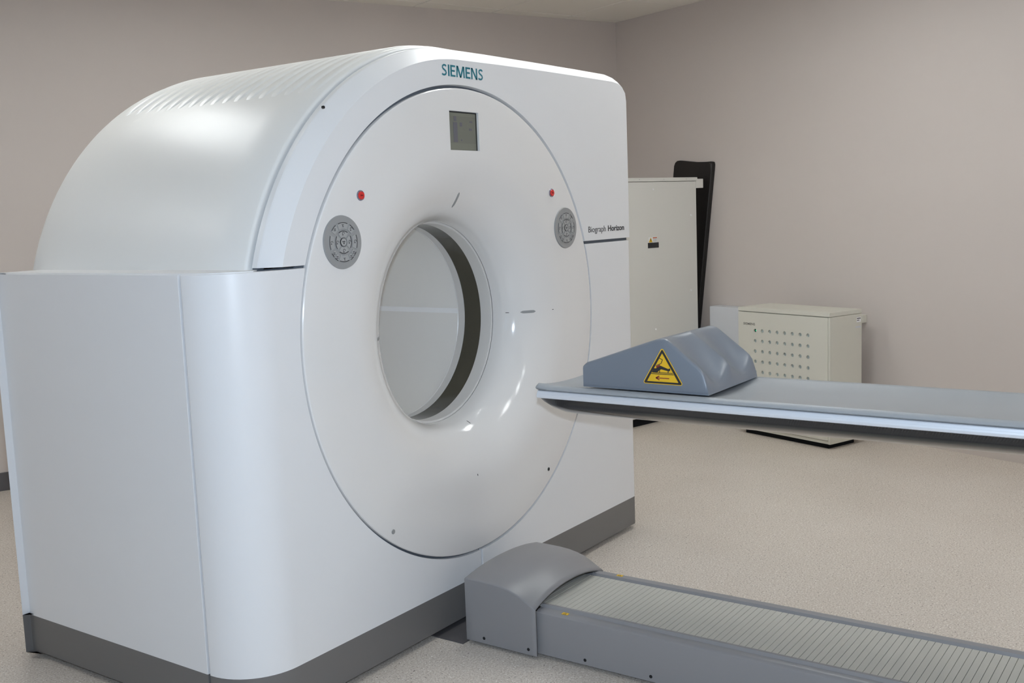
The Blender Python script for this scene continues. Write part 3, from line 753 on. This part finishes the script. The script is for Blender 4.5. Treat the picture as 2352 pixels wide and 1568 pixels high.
# cradle : carbon shell, aluminium rails
YT = -0.412
bm = bmesh.new(); rows = []
for y, sx, sz in ((YT, .96, .12), (YT - .004, .985, .35), (YT - .014, 1, .62), (YT - .03, 1, .85), (YT - .055, 1, .97), (YT - .09, 1, 1), (-1.2, 1, 1), (-2.0, 1, 1), (YE + .02, 1, 1)):
    row = []
    for i in range(33):
        q = -1 + 2 * i / 32; row.append(bm.verts.new((CX + .1995 * sx * q, y, .8455 - .07 * sz * (1 - abs(q) ** 2.5) ** .6)))
    rows.append(row)
for a, b in zip(rows[:-1], rows[1:]):
    for i in range(32): bm.faces.new((a[i], a[i + 1], b[i + 1], b[i]))
bm.faces.new(rows[0][::-1]); bm.faces.new(rows[-1])
mk('cradle_shell', bm, M['carbon'], T, label='curved black carbon cradle underside', ang=50)
for s in (-1, 1):
    p = [(.1985, .8450), (.2010, .8450), (.2035, .8465), (.2042, .8500), (.2040, .8545), (.2030, .8580), (.2022, .8575), (.2018, .8605), (.2008, .8600), (.2002, .8630), (.1992, .8625), (.1984, .8655), (.1960, .8675), (.175, .8675), (.175, .8450)]
    bm = bmesh.new(); prism(bm, [(CX + s * x, z) for x, z in p], 1, YE + .02, YT + .004)
    mk('cradle_rail', bm, M['rail'], T, label='ribbed aluminium cradle rail, %s side' % ('near' if s < 0 else 'far'), ang=25)
boxo('cradle_deck', (CX - .176, YE + .02, .846), (CX + .176, YT + .004, .862), M['black'], T)

# mattress in the cradle
bm = bmesh.new(); rows = []
def pad_sec(y, lift, shrink):
    hw = .2045 * shrink; pts = []
    n = 28
    for i in range(n + 1):                       # top, from near (left) to far
        q = -1 + 2 * i / n; e = abs(q)
        z = .8885 - .019 * (1 - e ** 2.6)
        if e > .93: z -= .010 * ((e - .93) / .07) ** 2
        pts.append((CX + hw * q, z + lift))
    pts.append((CX + hw * 1.012, .8735 + lift)); pts.append((CX + hw * .99, .8700 + lift))
    for i in range(n + 1):
        q = 1 - 2 * i / n; pts.append((CX + hw * .95 * q, .8685))
    pts.append((CX - hw * .99, .8700 + lift)); pts.append((CX - hw * 1.012, .8735 + lift))
    return [bm.verts.new((x, y, z)) for x, z in pts]
for y, l, s in ((-.4035, .002, .975), (-.4065, .004, .99), (-.414, .0045, 1), (-.43, .003, 1), (-.46, 0, 1), (-.62, 0, 1), (-.95, .0, 1), (-1.4, .0005, 1), (-2, 0, 1), (YE + .03, 0, 1)): rows.append(pad_sec(y, l, s))
for a, b in zip(rows[:-1], rows[1:]):
    n = len(a)
    for i in range(n): bm.faces.new((a[i], a[(i + 1) % n], b[(i + 1) % n], b[i]))
bm.faces.new(rows[0][::-1]); bm.faces.new(rows[-1])
o = mk('table_mattress', bm, M['pad'], None, ang=50)
o['label'] = 'long thin grey blue vinyl mattress lying in the table cradle'; o['category'] = 'mattress'

# leg support cushion
B = empty('leg_support_cushion', (CX, -.76, .886), 'grey blue wedge leg cushion with two leg troughs, on the mattress end', 'cushion')
bx0, bx1 = -.190, .165
hp = [(-.557, .951), (-.566, .9585), (-.60, .9695), (-.70, 1.0035), (-.78, 1.0305), (-.80, 1.0368), (-.812, 1.040), (-.825, 1.0412), (-.838, 1.0375), (-.86, 1.022), (-.90, .992), (-.93, .970), (-.942, .9595), (-.951, .946), (-.957, .925), (-.962, .907), (-.966, .886)]
def hz(y):
    for (ya, za), (yb, zb_) in zip(hp[:-1], hp[1:]):
        if yb <= y <= ya: return za + (zb_ - za) * (ya - y) / (ya - yb)
bm = bmesh.new(); nx = 56; grid = []
er = .013
ys = [p[0] for p in hp]
fine = []
for a, b in zip(ys[:-1], ys[1:]):
    k = 1 if abs(b - a) < .012 else max(1, int(abs(b - a) / .012))
    fine += [a + (b - a) * i / k for i in range(k)]
fine.append(ys[-1])
xs = []
for i in range(nx + 1):
    t = i / nx; xs.append(bx0 + (bx1 - bx0) * (t + .0))
xs = sorted(set(xs[1:-1]) | {bx0, bx0 + .001, bx0 + .003, bx0 + .006, bx1, bx1 - .001, bx1 - .003, bx1 - .006})
for yv in fine:
    row = []
    for x in xs:
        z = hz(yv); t = (x - bx0) / (bx1 - bx0)
        g_ = 0.0 if yv > -.815 else min(1.0, ((-.815 - yv) / .115)) ** .85
        fx = math.sin(PI * ((t * 2) % 1.0)) ** 1.3 if 0 < t < 1 else 0
        rim = 1.0
        yy = yv
        base_f = max(0.0, min(1.0, (z - .886) / .075))
        z -= .040 * g_ * fx * base_f
        d_ = min(x - bx0, bx1 - x)
        if d_ < er and base_f > 0: z -= (er - math.sqrt(max(0, er * er - (er - d_) ** 2))) * base_f
        row.append(bm.verts.new((x, yy, z)))
    grid.append(row)
for a, b in zip(grid[:-1], grid[1:]):
    for i in range(len(xs) - 1): bm.faces.new((a[i], a[i + 1], b[i + 1], b[i]))
ZBt = .8855
for s in (0, -1):
    c_ = [r[s] for r in grid]; bt = [bm.verts.new((v.co.x, v.co.y, ZBt)) for v in c_]
    for k in range(len(c_) - 1): bm.faces.new((c_[k], c_[k + 1], bt[k + 1], bt[k]))
    if s == 0: bl = bt
    else: br_ = bt
f0 = grid[0]; fb = [bl[0]] + [bm.verts.new((v.co.x, v.co.y, ZBt)) for v in f0[1:-1]] + [br_[0]]
for i in range(len(xs) - 1): bm.faces.new((f0[i], f0[i + 1], fb[i + 1], fb[i]))
f1 = grid[-1]; fe = [bl[-1]] + [bm.verts.new((v.co.x, v.co.y, ZBt)) for v in f1[1:-1]] + [br_[-1]]
for i in range(len(xs) - 1): bm.faces.new((f1[i], f1[i + 1], fe[i + 1], fe[i]))
bm.faces.new(fb + fe[::-1] ) if False else None
bot = bm.faces.new([bl[0]] + fb[1:-1] + br_ [0:] + fe[1:-1][::-1] + bl[1:][::-1])
mk('cushion_body', bm, M['bolster'], B, ang=55)
# piping seam low on the near side and the triangular warning sign
boxo('seam_welt', (bx0 - .0012, -.964, .8905), (bx0 + .002, -.56, .8925), M['bolster'], B, .0008)
bm = bmesh.new()
XS = bx0 - .0006
def poly(pts, lift, mi): prism(bm, pts, 0, XS - lift - .0004, XS, mi)
# sign space: y decreases to the right in the photograph; coordinates (s, z) with s to the right
def S(pts): return [(-(.824) - s, z) for s, z in pts]
def rtri(l, rt, tp, rad, n=5):
    P = [Vector(p) for p in (l, rt, tp)]; out = []
    for k in range(3):
        a, b, c = P[k - 1], P[k], P[(k + 1) % 3]; d1 = (a - b).normalized(); d2 = (c - b).normalized()
        half = math.acos(max(-1, min(1, d1.dot(d2)))) / 2; tl = rad / math.tan(half)
        p0, p1 = b + d1 * tl, b + d2 * tl; cc = b + (d1 + d2).normalized() * (rad / math.sin(half))
        a0 = math.atan2(p0.y - cc.y, p0.x - cc.x); a1 = math.atan2(p1.y - cc.y, p1.x - cc.x)
        dd = (a1 - a0 + PI) % (2 * PI) - PI
        out += [(cc.x + rad * math.cos(a0 + dd * i / n), cc.y + rad * math.sin(a0 + dd * i / n)) for i in range(n + 1)]
    return out
poly(S(rtri((-.0655, .9085), (.0655, .9085), (0, 1.0165), .0052)), 0, 0)
poly(S(rtri((-.0615, .9105), (.0615, .9105), (0, 1.0115), .0030)), .0003, 1)
poly(S(rtri((-.0500, .9160), (.0500, .9160), (0, .9990), .0008)), .0006, 0)
def stroke(a, b, wd, mi=1, lift=.0009):
    a, b = Vector(a), Vector(b); d = (b - a).normalized(); n = Vector((-d.y, d.x)) * wd / 2
    poly(S([tuple(a + n), tuple(b + n), tuple(b - n), tuple(a - n)]), lift, mi)
# table plate, supports, arm, head of the pictogram, arrow
stroke((-.0330, .9425), (.0330, .9425), .0018); stroke((-.0360, .9385), (.0355, .9385), .0020)
stroke((-.0090, .9425), (-.0090, .953), .0022); stroke((.0180, .9425), (.0180, .950), .0022)
poly(S([(-.0335, .9425), (-.0165, .9425), (-.0090, .9500), (-.0030, .9525), (.0205, .9475), (.0240, .9495), (.0255, .9535), (.0235, .9565), (.0185, .9545), (-.0050, .9625), (-.0205, .9545), (-.0270, .9545)]), .0009, 1)
stroke((-.0195, .9575), (-.0070, .9635), .0055, 2)
stroke((-.0205, .9620), (-.0035, .9695), .0018); stroke((-.0035, .9695), (.0010, .9805), .0020); stroke((.0010, .9805), (-.0095, .9848), .0018)
stroke((-.0200, .9268), (.0210, .9268), .0026, 2)
stroke((-.0215, .9268), (-.0100, .9325), .0030, 2); stroke((-.0215, .9268), (-.0100, .9212), .0030, 2)
mk('warning_sign', bm, [M['yellow'], M['ink'], M['maroon']], B, label='yellow triangular hand crush warning sign with red arrow', smooth=False)

# ------------------------------------------------------------------ low beige cabinet by the right wall
a20 = math.radians(20.0); u20 = Vector((-math.sin(a20), -math.cos(a20), 0)); n20 = Vector((math.cos(a20), -math.sin(a20), 0))
o20 = Vector((2.9391, -.2769, 0)); LW, LD, LH = .688, .286, .786
org = o20 - u20 * LW
C1 = empty('low_cabinet', org, 'low beige metal equipment cabinet with rows of round holes, by the right wall', 'cabinet', math.radians(-110.0))
boxo('plinth', (.03, .03, 0), (LW - .03, LD - .03, .032), M['dark'], C1, local=True)  # added foot, its dark colour gives the shaded gap below the body
boxo('body', (0, .016, .03), (LW, LD, LH - .026), M['beige'], C1, .002, local=True)
boxo('lid', (0, 0, LH - .0245), (LW, LD, LH), M['beige'], C1, .003, local=True)
# front plate with real holes
bm = bmesh.new()
px, pz = .0569, .0630; hx0, hz0 = LW - .552, .648; NC, NRW = 8, 8; hr = .0112
xsL, xsR = hx0 - px / 2, hx0 + px * (NC - .5); zsT, zsB = hz0 + pz / 2, hz0 - pz * (NRW - .5)
fz0, fz1 = .052, LH - .0285
cache = {}
def V2(x, y, z):
    k = (round(x, 5), round(y, 5), round(z, 5))
    if k not in cache: cache[k] = bm.verts.new((x, y, z))
    return cache[k]
for r in range(NRW):
    for c in range(NC):
        cx, cz = hx0 + c * px, hz0 - r * pz
        sq = []; ci = []
        for i in range(16):
            a = 2 * PI * i / 16 + PI / 16 * 0; dx, dz = math.cos(a), math.sin(a)
            m_ = max(abs(dx), abs(dz)); sq.append(V2(cx + dx / m_ * px / 2, 0, cz + dz / m_ * pz / 2)); ci.append((cx + hr * dx, cz + hr * dz))
        A = [V2(x, 0, z) for x, z in ci]; Bk = [V2(x, .010, z) for x, z in ci]
        for i in range(16):
            j = (i + 1) % 16
            bm.faces.new((sq[i], sq[j], A[j], A[i])); bm.faces.new((A[i], A[j], Bk[j], Bk[i]))
def rectf(x0, x1, z0, z1): bm.faces.new([bm.verts.new(p) for p in ((x0, 0, z0), (x1, 0, z0), (x1, 0, z1), (x0, 0, z1))])
rectf(.003, xsL, fz0, fz1); rectf(xsR, LW - .014, fz0, fz1); rectf(xsL, xsR, zsT, fz1); rectf(xsL, xsR, fz0, zsB)
for (p, q) in (((.003, fz0), (LW - .014, fz0)), ((LW - .014, fz0), (LW - .014, fz1)), ((LW - .014, fz1), (.003, fz1)), ((.003, fz1), (.003, fz0))):
    bm.faces.new([bm.verts.new(v) for v in ((p[0], 0, p[1]), (q[0], 0, q[1]), (q[0], .016, q[1]), (p[0], .016, p[1]))])
mk('front_plate', bm, M['beige'], C1, local=True, smooth=False, label='perforated beige front plate')
boxo('hole_backing', (xsL, .0095, zsB), (xsR, .0155, zsT), M['beige2'], C1, local=True, label='grey sheet behind the holes')
boxo('corner_post', (LW - .0125, .002, .031), (LW, .0165, LH - .027), M['beige'], C1, .001, local=True)
boxo('front_lip', (.003, .005, .031), (LW - .014, .0165, .049), M['beige'], C1, .001, local=True)
bm = bmesh.new(); disc_y(bm, hx0, .0086, hz0, .0108, .0012, 16); mk('led_well', bm, M['hole'], C1, local=True)
bm = bmesh.new(); disc_y(bm, hx0 + .003, .0072, hz0 - .0005, .0046, .0012, 12); mk('led', bm, M['led'], C1, local=True, label='green indicator light')
put_text('lettering', 'SIEMENS', LW - .643, -.0007, .679, .092, .0145, mat('grey_print', srgb(120, 118, 112), 0.5), C1, 0.01, 'grey maker name', local=True)
for (y0, y1, z0, z1, mm) in ((.238, .277, .712, .741, 'socket'), (.241, .274, .731, .736, 'ink'), (.241, .262, .721, .725, 'ink')):
    bm = bmesh.new(); box(bm, (LW - .0002, y0, z0), (LW + (.0004 if mm == 'socket' else .0007), y1, z1)); mk('side_label', bm, M[mm], C1, local=True, smooth=False)
bm = bmesh.new(); box(bm, (LW - .0002, .228, .680), (LW + .0004, .277, .690)); mk('side_label', bm, M['lgrey'], C1, local=True, smooth=False)

# ------------------------------------------------------------------ tall beige cabinet behind the scanner
ct = Vector((.970, -.2425, 0)).normalized()
ot = Vector((3.0094, 1.0081, 0)); K = .973
TW0, TW1, TD = -.150, .649, .30
C2 = empty('tall_cabinet', ot, 'tall cream metal electrical cabinet standing behind the scanner', 'cabinet', math.atan2(ct.y, ct.x))
zk = lambda z: CAM.z + (z - CAM.z) * K
xk = lambda x: x * K
ZTc = zk(1.603)
boxo('plinth', (TW0 + .03, .03, 0), (TW1 - .03, TD - .03, .058), M['dark'], C2, local=True)  # added foot, shade of the gap below the cabinet is in its colour
boxo('body', (TW0, .004, .057), (TW1, TD, zk(1.5775) - .0015), M['cream'], C2, .002, local=True)
boxo('top_cap', (TW0 - .006, 0, zk(1.5785)), (TW1 + .012, TD, ZTc), M['cream'], C2, .003, local=True)
boxo('door', (TW0 + .03, -.0006, .09), (xk(.612), .006, zk(1.535)), M['cream'], C2, .001, local=True, label='flat cream door')
boxo('cable_trunk', (TW1 + .001, .002, zk(1.530)), (TW1 + .074, .022, zk(1.592)), M['cream'], C2, .002, local=True, label='cream cable trunk stub on the right')
for x, z in ((.22, 1.526), (.603, 1.346), (.590, .833), (.22, .6)):
    bm = bmesh.new(); disc_y(bm, xk(x), -.0035, zk(z), .007, .004, 16, 0, .005); mk('screw', bm, M['socket'], C2, local=True)
for x in (.09, .33, .56):
    bm = bmesh.new(); disc_y(bm, xk(x), -.0006, zk(1.592), .0022, .002, 10); mk('screw', bm, M['pgrey'], C2, local=True)
def lab(name, x0, x1, z0, z1, m, y=-.0012, th=.001): return boxo(name, (xk(x0), y, zk(z0)), (xk(x1), y + th, zk(z1)), m, C2, local=True, smooth=False)
L_ = lab('warning_label', .165, .248, 1.180, 1.214, M['socket'])
lab('label_band', .206, .247, 1.206, 1.2125, M['orange'], -.0017)
for zz in (1.185, 1.190, 1.195, 1.200): lab('label_line', .208, .245, zz, zz + .0018, M['pgrey'], -.0017)
bm = bmesh.new(); prism(bm, [(xk(.167), zk(1.181)), (xk(.203), zk(1.181)), (xk(.185), zk(1.212))], 1, -.0018, -.001, 0); prism(bm, [(xk(.183), zk(1.190)), (xk(.187), zk(1.190)), (xk(.1875), zk(1.203)), (xk(.1825), zk(1.203))], 1, -.0022, -.0016, 1)
mk('label_triangle', bm, [M['yellow'], M['ink']], C2, local=True, smooth=False)
lab('black_plate', .157, .264, 1.143, 1.178, M['ink'], -.002, .002)

# ------------------------------------------------------------------ things on the right wall
wd = Vector((math.sin(A19), math.cos(A19), 0)); wn_ = Vector((math.cos(A19), -math.sin(A19), 0))   # along the wall (away), into the wall
def wall_frame(v):          # point on the wall at distance v from the back corner (v negative = nearer)
    return BR + wd * v
# local frame used below: x = towards the camera end (-wd), y = into the wall, z up
RZ = math.atan2(-wd.y, -wd.x)
S_ = wall_frame(-3.433); S_.z = .459
SK = empty('wall_socket', S_, 'white surface mounted power socket on the right wall', 'socket', RZ)
sw, sh, sd = .0375, .0385, .046
boxo('housing', (-sw, -sd, -sh), (sw, -.0005, sh), M['socket'], SK, .005, local=True)
boxo('cover_plate', (-.026, -sd - .0015, -.030), (.026, -sd + .001, .030), M['socket'], SK, .001, local=True)
bm = bmesh.new()
n = 28; cz = -.006
for (r0, y0, r1, y1) in ((.0215, -.0022, .0200, -.0022), (.0200, -.0022, .0190, .012), (.0190, .012, .0001, .012)):
    A = [bm.verts.new((r0 * math.cos(2 * PI * i / n), y0 - sd, cz + r0 * math.sin(2 * PI * i / n))) for i in range(n)]
    Bq = [bm.verts.new((r1 * math.cos(2 * PI * i / n), y1 - sd - .0125, cz + r1 * math.sin(2 * PI * i / n))) for i in range(n)]
    for i in range(n): bm.faces.new((A[i], A[(i + 1) % n], Bq[(i + 1) % n], Bq[i]))
mk('socket_well', bm, M['sockgrey'], SK, local=True)
for x, z in ((-.0065, cz + .003), (.0065, cz - .003)):
    bm = bmesh.new(); disc_y(bm, x, -sd - .0022, z, .0026, .002, 12); mk('pin_hole', bm, M['hole'], SK, local=True)
for z in (cz + .0165, cz - .0165): boxo('earth_clip', (-.002, -sd - .0032, z - .0025), (.004, -sd - .001, z + .0025), M['brass'] if z < cz else M['ink'], SK, local=True)
lb = boxo('socket_label', (-.015, -sd - .0026, .0195), (.012, -sd - .0012, .0305), M['pink'], SK, local=True)
for z in (.0225, .0255): boxo('label_line', (-.011, -sd - .0030, z), (.008, -sd - .0024, z + .0016), M['maroon'], lb, local=True)

# light grey case against the wall, behind the low cabinet
v0 = (Vector((3.777, .756, 0)) - BR).dot(wd)
p0 = wall_frame(v0); p0 = p0 - wn_ * .1
GC = empty('grey_case', p0, 'light grey flat case against the right wall behind the low cabinet', 'case', RZ)
boxo('case_body', (0, 0, 0.0), (.26, .098, .733), M['lgrey'], GC, .006, local=True)
boxo('case_edge', (-.003, .02, .01), (0.001, .09, .72), M['lgrey'], GC, .001, local=True)
# short trunking end beside the low cabinet
v1 = (Vector((3.391, -.344, 0)) - BR).dot(wd)
p1 = wall_frame(v1)
TR = boxo('cable_trunking', (-.20, -.04, .687), (.006, -.0005, .733), M['beige'], None, .002)
TR.location = p1; TR.rotation_euler = (0, 0, RZ)
TR['label'] = 'small cream cable trunking end on the wall right behind low cabinet'; TR['category'] = 'trunking'

# black board leaning in the gap between tall cabinet and wall
vb = (Vector((3.905, 1.13, 0)) - BR).dot(wd)
pb_ = wall_frame(vb)
BB = empty('black_board', (pb_.x - wn_.x * .013, pb_.y - wn_.y * .013, 0), 'tall black moulded board leaning on the right wall behind the tall cabinet', 'board', RZ)
tl = math.radians(8.0)
out = [(0.0, 0.0), (.375, 0.0), (.375, 1.69), (.374, 1.732), (.366, 1.748), (.350, 1.750), (.31, 1.744), (.22, 1.735), (.06, 1.733), (.03, 1.727), (.012, 1.712), (0.004, 1.69)]
bm = bmesh.new()
prism(bm, out, 1, -.012, .010)
bmesh.ops.bevel(bm, geom=[e for e in bm.edges if len({round(v.co.y, 4) for v in e.verts}) == 1 and e.verts[0].co.y < 0], offset=.004, segments=2, affect='EDGES')
Mx = Matrix.Translation((.0, 0, 0)) @ Matrix(((1, 0, math.tan(tl) * .0, 0), (0, 1, 0, 0), (0, 0, 1, 0), (0, 0, 0, 1)))
piv = Vector((0.004, 0, 1.70))
Rt = Matrix.Translation(piv) @ Matrix.Rotation(tl, 4, 'Y') @ Matrix.Translation(-piv)
bmesh.ops.transform(bm, matrix=Rt, verts=bm.verts[:])
for v in bm.verts: v.co.z = max(v.co.z, 0.0)
mk('board_sheet', bm, M['black'], BB, local=True, ang=30)
bm = bmesh.new(); prism(bm, [(.335, 0.05), (.375, .05), (.375, 1.69), (.373, 1.735), (.365, 1.746), (.349, 1.742), (.340, 1.69)], 1, -.030, -.011)
bmesh.ops.bevel(bm, geom=[e for e in bm.edges if len({round(v.co.y, 4) for v in e.verts}) == 1 and e.verts[0].co.y < -.02], offset=.008, segments=3, affect='EDGES')
bmesh.ops.transform(bm, matrix=Rt, verts=bm.verts[:])
mk('board_flange', bm, M['black'], BB, local=True, ang=40, label='upturned edge')
